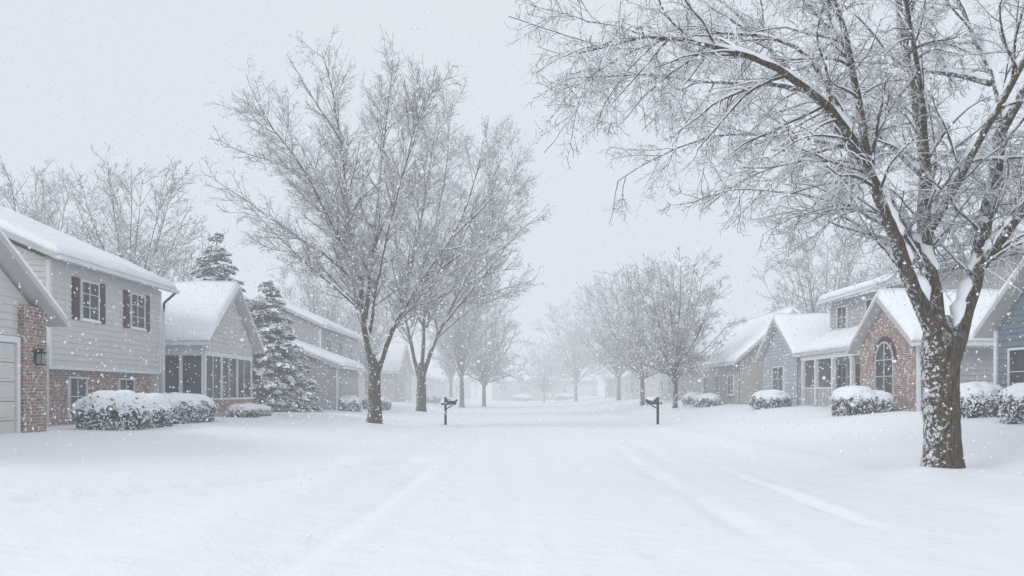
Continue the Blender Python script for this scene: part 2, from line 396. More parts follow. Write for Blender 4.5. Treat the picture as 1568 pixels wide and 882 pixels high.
# --- left street tree
s=36.5/1307
C=lambda p:conv(p,572,640,s)
trunkA=(C([(572,655,0),(573,620,0),(572,590,0),(572,560,0),(568,535,0)]),[.44,.31,.28,.26,.16])
limbsA=[(C([(572,575,0),(560,500,0),(552,440,.3),(528,350,.8),(490,265,1.3),(445,190,1.8),(412,145,2)]),.17,.012),
 (C([(552,440,.2),(537,330,-.3),(530,220,-.8),(518,140,-1.1),(508,95,-1.3)]),.11,.012),
 (C([(558,480,0),(575,370,-.5),(588,280,-1),(598,190,-1.4),(610,115,-1.6)]),.11,.012),
 (C([(574,570,0),(602,490,.3),(640,425,.8),(690,345,1.3),(725,260,1.8),(742,185,2.2)]),.15,.012),
 (C([(600,495,.3),(625,400,1.4),(640,300,2.4),(650,200,3),(660,130,3.4)]),.09,.012),
 (C([(550,430,.2),(500,385,-1),(440,345,-2),(395,315,-2.8),(360,295,-3.2)]),.07,.010),
 (C([(528,350,.8),(465,270,1.8),(410,220,2.5),(370,185,3)]),.065,.010),
 (C([(640,425,.8),(700,385,0),(755,355,-.8),(800,335,-1.4)]),.07,.010),
 (C([(556,460,0),(540,380,2),(510,290,3.6),(475,210,4.6),(455,150,5)]),.08,.010),
 (C([(565,500,0),(590,420,-2),(620,340,-3.6),(650,250,-4.6),(670,190,-5)]),.08,.010),
 (C([(552,420,0),(520,340,-2.2),(480,260,-3.6),(445,210,-4.4),(425,160,-4.6)]),.075,.010),
 (C([(537,330,-.3),(560,240,1),(570,160,2),(575,115,2.4)]),.06,.010),
 (C([(690,345,1.3),(740,290,2),(775,250,2.6),(795,215,2.8)]),.06,.010),
 (C([(612,470,0),(680,440,1.4),(740,405,2.4),(790,390,3.4)]),.06,.010),
 (C([(500,385,-1),(440,375,.4),(395,360,1.4),(365,345,2)]),.045,.010),
 (C([(490,265,1.3),(420,240,0),(380,232,-1),(352,220,-1.6)]),.045,.010),
 (C([(530,220,-.8),(490,160,-2),(468,120,-2.6)]),.045,.010),
 (C([(598,190,-1.4),(565,140,0),(548,100,.8)]),.04,.010),
 (C([(553,455,0),(505,415,1.4),(460,390,2.6),(420,375,3.2)]),.045,.010),
 (C([(556,470,0),(515,430,-1.4),(470,385,-3),(425,335,-4.2)]),.05,.010),
 (C([(575,370,-.5),(620,290,-1.8),(655,210,-2.6),(680,140,-3)]),.055,.010),
 (C([(602,490,.3),(650,450,-1.4),(700,420,-2.6),(750,400,-3.4)]),.05,.010)]
levA=[dict(per_m=2.9,tmin=.14,ratio=.33,lmax=2.5,ang=.72,trop=.14,g=.04,wig=.08,K=8,rs=.55,rmin=.012,S=5,snow=.8,out=.08),
      dict(per_m=5.0,tmin=.08,ratio=.5,lmax=1.4,ang=.72,trop=.07,g=.02,wig=.1,K=5,rs=.6,rmin=.0092,S=4,snow=.9),
      dict(per_m=6.6,tmin=.05,ratio=.6,lmax=.8,ang=.7,trop=.04,g=.01,wig=.12,K=4,rs=.6,rmin=.0077,S=3),
      dict(per_m=3.6,tmin=.1,ratio=.7,lmax=.5,ang=.7,trop=.03,g=0,wig=.12,K=3,rs=.7,rmin=.007,S=3)]
mA=build_tree('bare_elm_tree',trunkA,limbsA,levA,11)
place('bare_elm_tree',mA,-5.9,36.5,0)
s=57/1307
C=lambda p:conv(p,645,630,s)
trunkB=(C([(645,645,0),(646,610,0),(646,590,0),(646,570,0),(645,555,0)]),[.48,.34,.32,.28,.16])
limbsB=[(C([(644,585,0),(632,530,0),(620,470,.4),(608,390,1),(598,310,1.6),(590,240,2)]),.16,.015),
 (C([(647,580,0),(665,520,.3),(700,450,.8),(750,360,1.4),(785,280,2),(800,215,2.3)]),.18,.015),
 (C([(646,570,0),(655,480,-.6),(670,380,-1.4),(690,280,-2),(700,180,-2.4)]),.15,.015),
 (C([(675,500,.3),(740,430,-.8),(790,370,-1.6),(825,340,-2.2)]),.10,.015),
 (C([(700,450,.8),(720,350,2.4),(740,250,3.6),(748,180,4.2)]),.11,.015),
 (C([(655,480,-.6),(700,400,-3),(750,320,-4.6),(780,260,-5.4)]),.10,.015),
 (C([(620,470,.4),(590,430,-.6),(550,400,-1.6),(520,380,-2)]),.08,.015),
 (C([(650,520,0),(640,420,3),(650,320,5),(670,230,6)]),.10,.015),
 (C([(690,470,.6),(760,440,2),(805,425,3),(825,415,4)]),.08,.015),
 (C([(750,360,1.4),(790,315,3),(815,280,4.2)]),.07,.015),
 (C([(655,500,0),(670,440,-3.4),(690,380,-5.4),(720,340,-6.6)]),.09,.015),
 (C([(632,530,0),(600,490,1),(570,460,2),(540,440,2.4)]),.06,.015),
 (C([(665,520,.3),(720,480,-1),(770,460,-2),(805,450,-2.6)]),.06,.015)]
levB=[dict(l) for l in levA]
for l in levB: l['rmin']*=1.35
levB[0].update(lmax=3.7,per_m=2.1); levB[1].update(lmax=2.0,per_m=3.5); levB[2].update(lmax=1.15,per_m=4.7); levB[3].update(lmax=.7,per_m=2.6)
mB=build_tree('bare_elm_tree_b',trunkB,limbsB,levB,12)
place('bare_elm_tree',mB,-6.1,57,0)
def generic(name,H,Rr,fork,rt,seed,n=12,round_=False,dens=1.0,thick=1.3):
    r=np.random.default_rng(seed)
    tk=([(0,0,-.3),(0.02,0,H*.05),(.03,.02,fork*.7),(0,0,fork),(0,0,fork*1.1)],[rt*1.35,rt,rt*.9,rt*.85,rt*.4])
    lb=[]
    for i in range(n):
        az=i*2.4+r.uniform(-.3,.3); q=(i+.5)/n
        rad=Rr*(q**(.45 if round_ else .6))*r.uniform(.9,1.05)
        if round_: zt=fork+(H-fork)*(1-.82*q**2.0)*r.uniform(.93,1.02)
        else: zt=H*(1-.36*q**1.7)*r.uniform(.92,1.02)
        ex,ey=math.cos(az),math.sin(az)
        z0=fork*r.uniform(.85,1.02) if i%2 else fork*1.02
        b0,b1,b2=(.12,.38,.75) if not round_ else (.2,.58,.84)
        lb.append(([(0,0,z0-.15),(ex*rad*b0,ey*rad*b0,z0+(zt-z0)*.18),(ex*rad*b1,ey*rad*b1,z0+(zt-z0)*.5),(ex*rad*b2,ey*rad*b2,z0+(zt-z0)*.78),(ex*rad,ey*rad,zt)],rt*.42,.012))
    sc=H/18
    lv=[dict(l) for l in levA]
    for k,l in enumerate(lv):
        l['per_m']*=dens/sc**.8; l['lmax']*=sc; l['rmin']*=thick
    if round_: lv[0].update(ang=.8,trop=-.02,ratio=.46,g=.0,out=.3)
    return build_tree(name,tk,lb,lv,seed)
g1=generic('bare_vase_tree_mesh',16.2,6.5,3.2,.26,21,n=18,dens=.60,thick=1.7)
g2=generic('bare_round_tree_mesh',9.3,4.1,2.0,.16,22,n=24,round_=True,dens=.62,thick=1.35)
g3=generic('bare_tall_tree_mesh',12.2,5.4,2.6,.22,23,n=24,round_=True,dens=.56,thick=1.7)
place('bare_deciduous_tree',g2,10.5,55,.4,1.0)
place('bare_deciduous_tree',g3,11.0,72,1.2,.97)
place('bare_deciduous_tree',g3,12.0,96,2.2,1.15)
place('bare_deciduous_tree',g3,9.0,120,3.2,1.15)
place('bare_deciduous_tree',g1,-4.9,83,.5,.95)
place('bare_deciduous_tree',g3,-2.9,88,.9,.95)
place('bare_deciduous_tree',g1,-7.5,105,2.5,.8)
place('bare_deciduous_tree',g1,-33,59,0,1.0)
place('bare_deciduous_tree',g1,-25.5,57,1.9,1.0)
place('bare_deciduous_tree',g1,-16,70,2.9,.72)
place('bare_deciduous_tree',g3,-22.5,54,2.9,.8)
place('bare_deciduous_tree',g3,25.5,70,.7,1.15)
place('bare_deciduous_tree',g3,32,66,1.7,1.05)
place('bare_deciduous_tree',g1,33,50,.3,.85)
place('bare_deciduous_tree',g2,4.8,128,.3,.9)
place('bare_deciduous_tree',g1,-14,82,1.3,.8)
def joined(name,meshes,items):
    Vs=[];Fs=[];Ms=[];o=0
    for mi,x,y,rot,sc in items:
        me=meshes[mi]; n=len(me.vertices); v=np.empty(n*3,np.float32); me.vertices.foreach_get('co',v); v=v.reshape(-1,3)*sc
        c,s_=math.cos(rot),math.sin(rot); v=np.stack([v[:,0]*c-v[:,1]*s_+x,v[:,0]*s_+v[:,1]*c+y,v[:,2]],-1)
        f=np.empty(len(me.loops),np.int32); me.loops.foreach_get('vertex_index',f); f=f.reshape(-1,4)
        mm=np.empty(len(me.polygons),np.int32); me.polygons.foreach_get('material_index',mm)
        Vs.append(v);Fs.append(f+o);Ms.append(mm);o+=n
    return obj(name,np_mesh(name,np.concatenate(Vs),[np.concatenate(Fs)],[M_bark,M_twig,M_snowp],np.concatenate(Ms)))
gd=generic('far_tree_mesh',14,6.5,2.0,.26,31,n=12,round_=True,dens=.30,thick=3.4)
items=[]
for i,x in enumerate(np.linspace(-75,80,24)):
    items.append((0,x+rng.uniform(-2,2),rng.uniform(168,205),rng.uniform(0,6),rng.uniform(.75,1.25)))
joined('distant_treeline',[gd],items)
# ------------------------------------------------------------------ spruce & shrubs
def quads(c,a,b):
    V=np.stack([c-a-b*.35,c+a*.2-b,c+a,c+a*.2+b],1).reshape(-1,3); n=len(c)
    return V,np.arange(n*4).reshape(n,4)
def spruce(name,x,y,H,Rm,seed,nb=230,m=60):
    r=np.random.default_rng(seed); root=empty(name,(x,y,float(gz(x,y))))
    P,R=tube(np.array([[[0,0,-.2],[0,0,H*.5],[0,0,H]]]),np.array([[.2,.12,.02]]),8)
    obj('trunk',np_mesh('trunk',P,[R],[M_bark]),root)
    h=1-np.sqrt(r.random(nb))*.98; h=np.sort(h); az=r.uniform(0,6.283,nb)
    ln=(1-h)**.8*Rm*r.uniform(.72,1.12,nb)+.15
    b_=np.repeat(np.arange(nb),m); t=r.random(nb*m)**.6
    lat=r.normal(0,1,nb*m)*.2*(1.15-t)*np.sqrt(ln[b_])
    rad=t*ln[b_]; zz=h[b_]*H+.25*rad-.42*rad**1.35/np.maximum(ln[b_],.4)**.3+r.normal(0,.04,nb*m)+.35
    er=np.stack([np.cos(az),np.sin(az),np.zeros(nb)],-1)[b_]; et=np.stack([-np.sin(az),np.cos(az),np.zeros(nb)],-1)[b_]
    c=er*rad[:,None]+et*lat[:,None]; c[:,2]=zz
    a=nrm(er*1+et*np.sign(lat)[:,None]*.7+r.normal(0,.25,(nb*m,3))+np.array([0,0,-.35]))
    w=nrm(np.cross(a,up+r.normal(0,.4,(nb*m,3))))
    sz=r.uniform(.09,.2,nb*m)[:,None]
    V1,F1=quads(c,a*sz,w*sz*.42)
    k=r.random(nb*m)<.93; c2=c[k]+np.array([0,0,.05]); V2,F2=quads(c2,a[k]*sz[k]*1.15,w[k]*sz[k]*.75)
    obj('needle_foliage',np_mesh('f',V1,[F1],[M_leaf],smooth=False),root)
    obj('snow_on_boughs',np_mesh('f',V2,[F2],[M_snowp],smooth=False),root)
spruce('spruce_tree',-17.3,50,10.4,3.4,1,330)
spruce('spruce_tree',-13.3,46.3,7.0,2.9,2,340)
def shrub(name,x,y,lx,ly,h,seed,n=1,dens=1.0):
    r=np.random.default_rng(seed); root=empty(name,(x,y,float(gz(x,y))-.12))
    lobes=[]
    for i in range(n):
        q=(i+.5)/n*2-1; hh=h*r.uniform(.88,1.06)
        if lx>=ly: lobes.append((q*lx*(1-1/n) if n>1 else 0,r.uniform(-.08,.08),lx/n*1.3 if n>1 else lx,ly*r.uniform(.9,1.05),hh))
        else: lobes.append((r.uniform(-.08,.08),q*ly*(1-1/n) if n>1 else 0,lx*r.uniform(.9,1.05),ly/n*1.3 if n>1 else ly,hh))
    VS=[];FS=[];o=0;VC=[];FC=[];oc=0;LV=[];LF=[];LM=[];ol=0
    def P(az,th,k,cx,cy,ax,ay,hh,lift=0):
        sx=np.sign(np.cos(az))*np.abs(np.cos(az))**.85; sy=np.sign(np.sin(az))*np.abs(np.sin(az))**.85
        st=np.sin(np.minimum(th,np.pi/2))**.75*(1-.22*np.clip((th-np.pi/2)/(np.pi*.25),0,1)); ct=np.cos(th); ct=np.sign(ct)*np.abs(ct)**.85
        b_=1+.075*sn(sx*5*st+cx*3,sy*5*st+ct*5,seed%11+1)+.03*sn(sx*13*st+cx*3,sy*13*st+ct*13,seed%5+2)
        zc=np.where(ct>0,hh*.45+hh*.55*k*ct*b_,hh*.45+hh*.65*ct)
        return np.stack([cx+ax*k*sx*st*b_,cy+ay*k*sy*st*b_,zc+lift],-1)
    for (cx,cy,ax,ay,hh) in lobes:
        nu,nv=56,22
        u=np.linspace(0,2*np.pi,nu+1)[:-1]; v=np.linspace(0.001,1,nv); U,Vv=np.meshgrid(u,v,indexing='ij')
        for kind in (0,1):
            if kind==0: th=Vv*(np.pi/2*(.90+.18*sn(np.cos(u)*6+cx,np.sin(u)*6,seed%7)+.10*r.normal(0,1,nu))[:,None]); W=P(U,th,1.05,cx,cy,ax,ay,hh,.06)
            else: W=P(U,Vv*np.pi*.75,.93,cx,cy,ax,ay,hh)
            W=W.reshape(-1,3); id_=np.arange(nu*nv).reshape(nu,nv); nx=np.roll(id_,-1,0)
            F=np.stack([id_[:,:-1],id_[:,1:],nx[:,1:],nx[:,:-1]],-1).reshape(-1,4)
            if kind==0: VS.append(W);FS.append(F+o);o+=len(W)
            else: VC.append(W);FC.append(F+oc);oc+=len(W)
        m=int(4200*dens*(ax+ay)*hh)
        az=r.uniform(0,6.283,m); th=np.pi*(.2+.5*r.random(m)); c=P(az,th,r.uniform(.93,1.09,m),cx,cy,ax,ay,hh)
        a=nrm(r.normal(0,1,(m,3))+np.array([0,0,.3])); w=nrm(np.cross(a,r.normal(0,1,(m,3)))); sz=r.uniform(.022,.055,m)[:,None]
        V,F=quads(c,a*sz,w*sz*.6); LV.append(V);LF.append(F+ol);ol+=len(V)
        cl=sn(c[:,0]*7+3,c[:,2]*9+c[:,1]*7,3)
        LM.append((r.random(m)<.52+.3*np.clip(np.cos(th)+.1,0,1)+.35*cl).astype(int))
    obj('snow_cap',np_mesh('cap',np.concatenate(VS),[np.concatenate(FS)],[M_snow]),root)
    obj('branches',np_mesh('core',np.concatenate(VC),[np.concatenate(FC)],[M_core]),root)
    obj('leaves',np_mesh('leaves',np.concatenate(LV),[np.concatenate(LF)],[M_leaf,M_snowp],np.concatenate(LM),smooth=False),root)
shrub('snow_covered_hedge',-11.5,25.6,.85,2.6,1.1,5,3)
shrub('snow_covered_hedge',-11.7,30.1,.8,2.0,1.08,6,2)
shrub('snow_covered_shrub',-11.3,36.6,.6,1.9,.6,7,3)
shrub('snow_covered_shrub',-10.0,51.5,.8,1.2,1.0,8,1)
shrub('snow_covered_shrub',-9.2,58,.8,1.5,.9,9,2)
shrub('snow_covered_shrub',13.2,32.2,1.2,.9,1.0,10,2)
shrub('snow_covered_shrub',13.9,25.6,.75,.8,1.15,12,1)
shrub('snow_covered_shrub',13.7,22.4,.75,.75,1.0,13,1)
shrub('snow_covered_shrub',13.2,43.5,.95,.9,.9,14,1)
shrub('snow_covered_shrub',12.4,54.5,.8,1.5,.85,15,2)
shrub('snow_covered_shrub',12.8,60,.8,1.5,.85,16,2)
shrub('snow_covered_shrub',2,146,1.8,1,1.2,17,2,.3)
shrub('snow_covered_shrub',9,146,1.8,1,1.2,18,2,.3)
shrub('snow_covered_shrub',-9,95,1,2,1.1,19,2,.4)
# ------------------------------------------------------------------ left split level house
h=empty('split_level_house')
box('upper_core',-25.6,-14.06,25.86,33.9,2.42,5.7,M_side_l,h)
siding('upper_front_siding','x',-14.03,1,25.8,33.95,2.4,5.62,M_side_l,h)
gablewall('near_gable_core','y',25.84,-1,-25.5,-14.08,0,5.62,(-19.8,8.1),M_side_l,h)
gablewall('far_gable_core','y',33.95,1,-25.5,-14.08,0,5.62,(-19.8,8.1),M_side_l,h)
siding('near_gable_siding','y',25.82,-1,-25.6,-14.05,2.4,5.62,M_side_l,h,apex=(-19.8,8.1))
box('corner_board_1',-14.06,-13.96,25.75,25.88,2.38,5.6,M_trim,h)
box('corner_board_2',-14.06,-13.96,33.88,34.0,2.38,5.6,M_trim,h)
box('overhang_soffit',-14.6,-13.99,25.8,33.95,2.3,2.398,M_trim,h)
box('lower_brick_storey',-25.5,-14.35,25.95,33.9,0,2.295,M_brick,h)
window('x',-14.35,1,27.5,28.7,.8,2.1,h,mx=1,mz=1,name='lower_window_a')
window('x',-14.35,1,31.0,32.3,.8,2.1,h,mx=1,mz=1,name='lower_window_b')
window('x',-14.01,1,27.6,28.85,3.95,5.25,h,shut=True,mx=1,mz=2,name='upper_window_a')
window('x',-14.01,1,31.2,32.45,3.95,5.25,h,shut=True,mx=1,mz=2,name='upper_window_b')
gable_roof(h,'y',25.8,33.95,-25.6,-14.0,5.75,8.3,ov=.5,ova=.45,cr=-19.8,snow=.28)
box('downspout',-13.95,-13.86,34.02,34.1,.4,4.9,M_trim,h)
for i,(p,q) in enumerate((((-13.5,34.2,5.55),(-13.9,34.1,5.15)),((-13.9,34.1,5.15),(-13.9,34.06,4.8)))):
    V,F=tube(np.array([[p,q]],float),np.array([[.05,.05]]),8); obj('downspout_elbow_%d'%i,np_mesh('e',V,[F],[M_dark]),h)
for i,(x,y,z) in enumerate(((-19.9,31,8.35),(-18.6,29.5,7.9))):
    V,F=tube(np.array([[(x,y,z),(x,y,z+.5)]],float),np.array([[.09,.09]]),8); obj('vent_pipe_%d'%i,np_mesh('v',V,[F],[M_dark]),h)
box('link_body',-20,-14.2,21.7,25.75,0,3.2,M_side_l,h)
siding('link_siding','x',-14.18,1,21.75,25.75,.2,3.2,M_side_l,h)
gablewall('garage_front_core','x',-12.05,1,12.7,21.7,0,3.55,(17.2,6.25),M_side_l,h)
siding('garage_siding','x',-12.04,1,12.7,21.7,2.95,3.5,M_side_l,h,apex=(17.2,6.2))
box('garage_body',-19,-12.2,12.75,21.65,0,3.4,M_side_l,h)
box('garage_door_header',-12.03,-11.93,13.6,20.72,2.78,2.93,M_trim,h)
box('garage_door_jamb',-12.03,-11.93,20.6,20.72,.3,2.78,M_trim,h)
for i in range(5):
    z0=.45+i*.465
    box('garage_panel_%d'%i,-12.05,-11.99,13.8,20.58,z0,z0+.45,M_door,h,.01)
    for j in range(8):
        box('panel_relief_%d_%d'%(i,j),-11.991,-11.97,13.95+j*.83,13.95+j*.83+.66,z0+.08,z0+.37,M_door,h,.01)
box('brick_pier',-12.03,-11.88,20.76,21.78,0,3.72,M_brick,h)
box('brick_pier_side',-12.9,-12.031,21.701,21.78,0,3.3,M_brick,h)
gable_roof(h,'x',-19,-12.0,12.7,21.7,3.62,6.32,ov=.55,ova=.42,snow=.24)
L=[('lantern_base',-11.878,-11.85,21.2,21.34,2.42,2.66,M_dark),('lantern_cage',-11.82,-11.68,21.2,21.34,2.3,2.55,M_curt),('lantern_top',-11.85,-11.65,21.17,21.37,2.552,2.6,M_dark),('lantern_cap',-11.80,-11.70,21.22,21.32,2.602,2.67,M_dark),('lantern_foot',-11.83,-11.67,21.19,21.35,2.26,2.298,M_dark)]
for l in L: box(*l,h)
for dy in (0,.13):
    for dx in (0,.13): box('lantern_bar',-11.825+dx,-11.81+dx,21.195+dy,21.21+dy,2.298,2.552,M_dark,h)
box('lantern_arm',-11.85,-11.80,21.255,21.285,2.56,2.60,M_dark,h)
gablewall('porch_gable_core','x',-12.66,1,34.9,41.5,3.3,3.75,(38.4,5.95),M_side_l,h)
siding('porch_gable_siding','x',-12.65,1,35.1,41.5,3.32,3.75,M_side_l,h,apex=(38.4,5.9))
gable_roof(h,'x',-18,-12.65,35.1,41.6,3.85,6.1,ov=.55,ova=.42,cr=38.4,snow=.3)
box('porch_inner_wall',-17.8,-14.6,35.9,41.3,0,3.7,M_side_t,h)
box('porch_floor',-14.6,-12.7,35.2,41.4,0,.75,M_brick,h)
box('porch_base_brick',-12.78,-12.62,35.1,41.5,0,1.25,M_brick,h)
box('porch_base_side',-14.6,-12.8,35.1,35.22,0,1.0,M_brick,h)
box('porch_sill',-12.8,-12.56,35.05,41.55,1.252,1.34,M_trim,h)
box('porch_header',-12.8,-12.6,35.1,41.5,3.1,3.3,M_trim,h)
box('porch_header_side',-14.6,-12.82,35.08,35.22,3.1,3.6,M_trim,h)
for i,y in enumerate((35.12,37.1,39.2,41.34)):
    box('porch_post_%d'%i,-12.79,-12.63,y,y+.16,1.34,3.1,M_trim,h)
for i,x in enumerate((-14.55,-13.7)):
    box('porch_side_post_%d'%i,x,x+.14,35.09,35.23,1.0,3.1,M_trim,h)
for i,(a,b_) in enumerate(((35.28,37.1),(37.26,39.2),(39.36,41.34))):
    box('porch_screen_%d'%i,-12.73,-12.70,a,b_,1.34,3.1,M_glass,h)
    m_=(a+b_)/2; box('screen_bar_%d'%i,-12.70,-12.67,m_-.03,m_+.03,1.34,3.1,M_trim,h)
box('porch_side_screen',-14.41,-12.8,35.15,35.17,1.0,3.1,M_glass,h)
box('porch_steps',-12.5,-11.9,35.6,37,0,.72,M_fascia,h)
# ------------------------------------------------------------------ left second house
h=empty('two_storey_house')
box('body',-20.5,-12.85,57.1,71,0,6,M_side_g,h)
gablewall('near_gable_core','y',57.05,-1,-20.5,-12.87,0,5.9,(-16.7,7.6),M_side_g,h)
siding('near_gable_siding','y',57.02,-1,-20.5,-12.85,.3,5.9,M_side_g,h,apex=(-16.7,7.6))
siding('street_siding','x',-12.82,1,57.05,71,.3,5.9,M_side_g,h)
box('corner_board',-12.86,-12.76,56.97,57.1,.3,5.85,M_trim,h)
gable_roof(h,'y',57,71,-20.5,-12.85,6.0,7.75,snow=.3)
for a in (58.5,62.5,66.8): window('x',-12.8,1,a,a+1.5,4.0,5.3,h,mx=1,mz=1)
for a in (60,65.5): window('x',-12.8,1,a,a+1.8,1.2,2.6,h,mx=1,mz=1,name='ground_window')
box('garage_body',-14.8,-10.3,50.05,56.9,0,3.0,M_side_g,h)
gablewall('garage_gable_core','y',50.04,-1,-15.6,-10.3,0,3.0,(-14.4,4.5),M_side_g,h)
siding('garage_end_siding','y',50.02,-1,-15.6,-10.28,.3,3.0,M_side_g,h,apex=(-14.4,4.5))
siding('garage_street_siding','x',-10.27,1,50.02,56.9,.3,3.0,M_side_g,h)
box('garage_corner',-10.3,-10.2,49.95,50.08,.3,2.98,M_trim,h)
box('garage_door',-10.26,-10.2,51,55.8,.3,2.5,M_side_t,h)
for j in range(4): box('garage_door_batten_%d'%j,-10.199,-10.17,51.05,55.75,.5+j*.5,.53+j*.5,M_side_g,h)
gable_roof(h,'y',50.05,56.9,-16,-10.3,3.1,4.65,ov=.45,cr=-14.4,snow=.28)
# ------------------------------------------------------------------ generic far houses
def simple_house(name,x0,x1,y0,y1,ze,zr,ridge,mat,face,wins=3,garage=None,wing=None):
    h=empty(name)
    box('body',x0,x1,y0,y1,0,ze,mat,h)
    if ridge=='y':
        mx_=(x0+x1)/2
        for yy,n_ in ((y0-.01,-1),(y1+.01,1)):
            gablewall('gable_core','y',yy,n_,x0,x1,ze-.1,ze,(mx_,zr-.1),mat,h)
        siding('near_siding','y',y0-.02,-1,x0,x1,.3,ze-.1,mat,h,apex=(mx_,zr-.15))
        gable_roof(h,'y',y0,y1,x0,x1,ze,zr,snow=.3)
    else:
        my=(y0+y1)/2
        for xx,n_ in ((x0-.01,-1),(x1+.01,1)):
            gablewall('gable_core','x',xx,n_,y0,y1,ze-.1,ze,(my,zr-.1),mat,h)
        siding('near_siding','y',y0-.02,-1,x0,x1,.3,ze-.1,mat,h)
        gable_roof(h,'x',x0,x1,y0,y1,ze,zr,snow=.3)
    if face in('+x','-x'):
        c=x1 if face=='+x' else x0; n_=1 if face=='+x' else -1
        if ridge=='y': siding('street_siding','x',c+n_*.015,n_,y0,y1,.3,ze-.1,mat,h)
        else: siding('street_siding','x',c+n_*.02,n_,y0,y1,.3,ze-.1,mat,h,apex=((y0+y1)/2,zr-.15))
        for i in range(wins):
            a=y0+(y1-y0)*(i+.3)/wins; window('x',c+n_*.04,n_,a,a+1.5,1.4,2.7,h,name='window_%d'%i)
        if garage: abox('garage_door','x',c,n_,.05,.1,garage[0],garage[1],.4,2.7,M_door,h)
    else:
        for i in range(wins):
            a=x0+(x1-x0)*(i+.3)/wins; window('y',y0-.04,-1,a,a+1.7,1.4,2.8,h,name='window_%d'%i)
        if garage: abox('garage_door','y',y0,-1,.05,.1,garage[0],garage[1],.4,2.7,M_door,h)
    return h
simple_house('suburban_house',-20,-11.5,85,97,3.6,6.4,'x',M_side_t,'+x',2,garage=(91,95))
simple_house('suburban_house',-19,-11,104,120,3.5,6.2,'y',M_side_l,'+x',4)
simple_house('suburban_house',-20,-10,127,139,3.6,6.6,'x',M_side_g,'+x',2)
simple_house('suburban_house',-3.5,15,150,159,3.7,6.6,'x',M_side_g,'-y',5,garage=(9.6,14))
simple_house('suburban_house',-26,-8,156,166,3.8,6.8,'x',M_side_t,'-y',5)
simple_house('suburban_house',20,38,152,161,3.8,6.8,'x',M_side_g,'-y',5)
simple_house('suburban_house',14.0,20.5,52.5,63,3.6,6.4,'y',M_side_t,'-x',3)
simple_house('suburban_house',14.5,24,72,84,3.6,6.6,'x',M_side_g,'-x',3)
simple_house('suburban_house',14.0,22,92,106,3.6,6.4,'y',M_side_l,'-x',3)
simple_house('suburban_house',14.0,22,114,128,3.6,6.4,'y',M_side_t,'-x',3)
# ------------------------------------------------------------------ right brick-gable house
h=empty('brick_gable_house')
gablewall('brick_gable','x',14.8,-1,31.2,36.3,0,3.4,(33.8,5.05),M_brick,h,th=.2)
box('wing_body',15.02,22,31.25,36.25,0,3.4,M_side_g,h)
siding('wing_side_siding','y',31.22,-1,14.85,22,.5,3.4,M_side_g,h)
box('wing_corner',14.78,14.9,31.1,31.2,.4,3.35,M_trim,h)
gable_roof(h,'x',14.8,21.5,31.2,36.3,3.5,5.2,ov=.4,ova=.4,cr=33.8,snow=.3)
box('frieze',15,22,31.12,31.19,3.2,3.38,M_trim,h)
def arched(c,u0,u1,z0,z1,parent):
    r_=(u1-u0)/2; uc=(u0+u1)/2; seg=14
    def ring(ro,off):
        return [(c-off,u0+(r_-ro),z0)]+[(c-off,uc-ro*math.cos(math.pi*i/seg),z1-r_+ro*math.sin(math.pi*i/seg)) for i in range(seg+1)]+[(c-off,u1-(r_-ro),z0)]
    g_=ring(r_-.06,.02); me=np_mesh('g',g_,[np.array([list(range(len(g_)))])],[M_glass],smooth=False); obj('arched_glass',me,parent)
    a=ring(r_,.07); b_=ring(r_-.07,.07); a2=ring(r_,-.01); b2=ring(r_-.07,-.01); n=len(a); V=a+b_+a2+b2
    F=[]
    for i in range(n-1): F+=[[i,i+1,n+i+1,n+i],[i,2*n+i,2*n+i+1,i+1],[n+i,n+i+1,3*n+i+1,3*n+i]]
    obj('arched_frame',np_mesh('f',V,[np.array(F)],[M_fascia],smooth=False),parent)
    a=ring(r_+.2,.035); b_=ring(r_+.01,.035);a2=ring(r_+.2,-.01); V=a+b_+a2
    F=[]
    for i in range(1,n-2): F+=[[i,i+1,n+i+1,n+i],[i,2*n+i,2*n+i+1,i+1]]
    obj('brick_arch',np_mesh('f',V,[np.array(F)],[M_shut],smooth=False),parent)
    box('arch_mullion',c-.06,c-.02,uc-.025,uc+.025,z0,z1-.05,M_fascia,parent)
    for i,z in enumerate((z0,z0+(z1-z0)*.33,z0+(z1-z0)*.64)): box('arch_rail_%d'%i,c-.055,c-.022,u0+.05,u1-.05,z,z+.04,M_fascia,parent)
    box('arch_sill_snow',c-.16,c-.0,u0-.1,u1+.1,z0-.08,z0-.005,M_snow,parent,.02)
arched(14.8,33.0,34.7,1.5,3.6,h)
box('upper_body',16.6,25,35.1,44.4,0,6.2,M_side_g,h)
gablewall('upper_gable_core','y',35.05,-1,16.6,25,0,6.2,(20.8,7.3),M_side_g,h)
siding('upper_gable_siding','y',35.03,-1,16.55,25,3.2,6.2,M_side_g,h,apex=(20.8,7.28))
siding('upper_street_siding','x',16.57,-1,35.05,44.4,3.0,6.2,M_side_g,h)
gable_roof(h,'y',35.05,44.4,16.6,25,6.3,7.5,ov=.5,ova=.45,snow=.3)
window('x',16.54,-1,42.0,43.3,4.7,5.9,h,mx=1,mz=1,name='upper_window')
window('x',16.54,-1,38.5,39.8,4.7,5.9,h,mx=1,mz=1,name='upper_window_b')
window('x',16.54,-1,42.0,43.3,1.6,3,h,mx=1,mz=1,name='porch_window')
window('x',16.54,-1,39.6,41.0,1.6,3,h,mx=1,mz=1,name='porch_window_b')
box('front_door',16.5,16.6,37.4,38.5,.9,3.1,M_shut,h); box('door_frame',16.53,16.58,37.2,38.7,.9,3.25,M_trim,h)
slab('porch_roof_deck',(14.7,36.35,3.4),(14.7,43.9,3.4),(16.6,43.9,4.35),(16.6,36.35,4.35),.16,M_fascia,h)
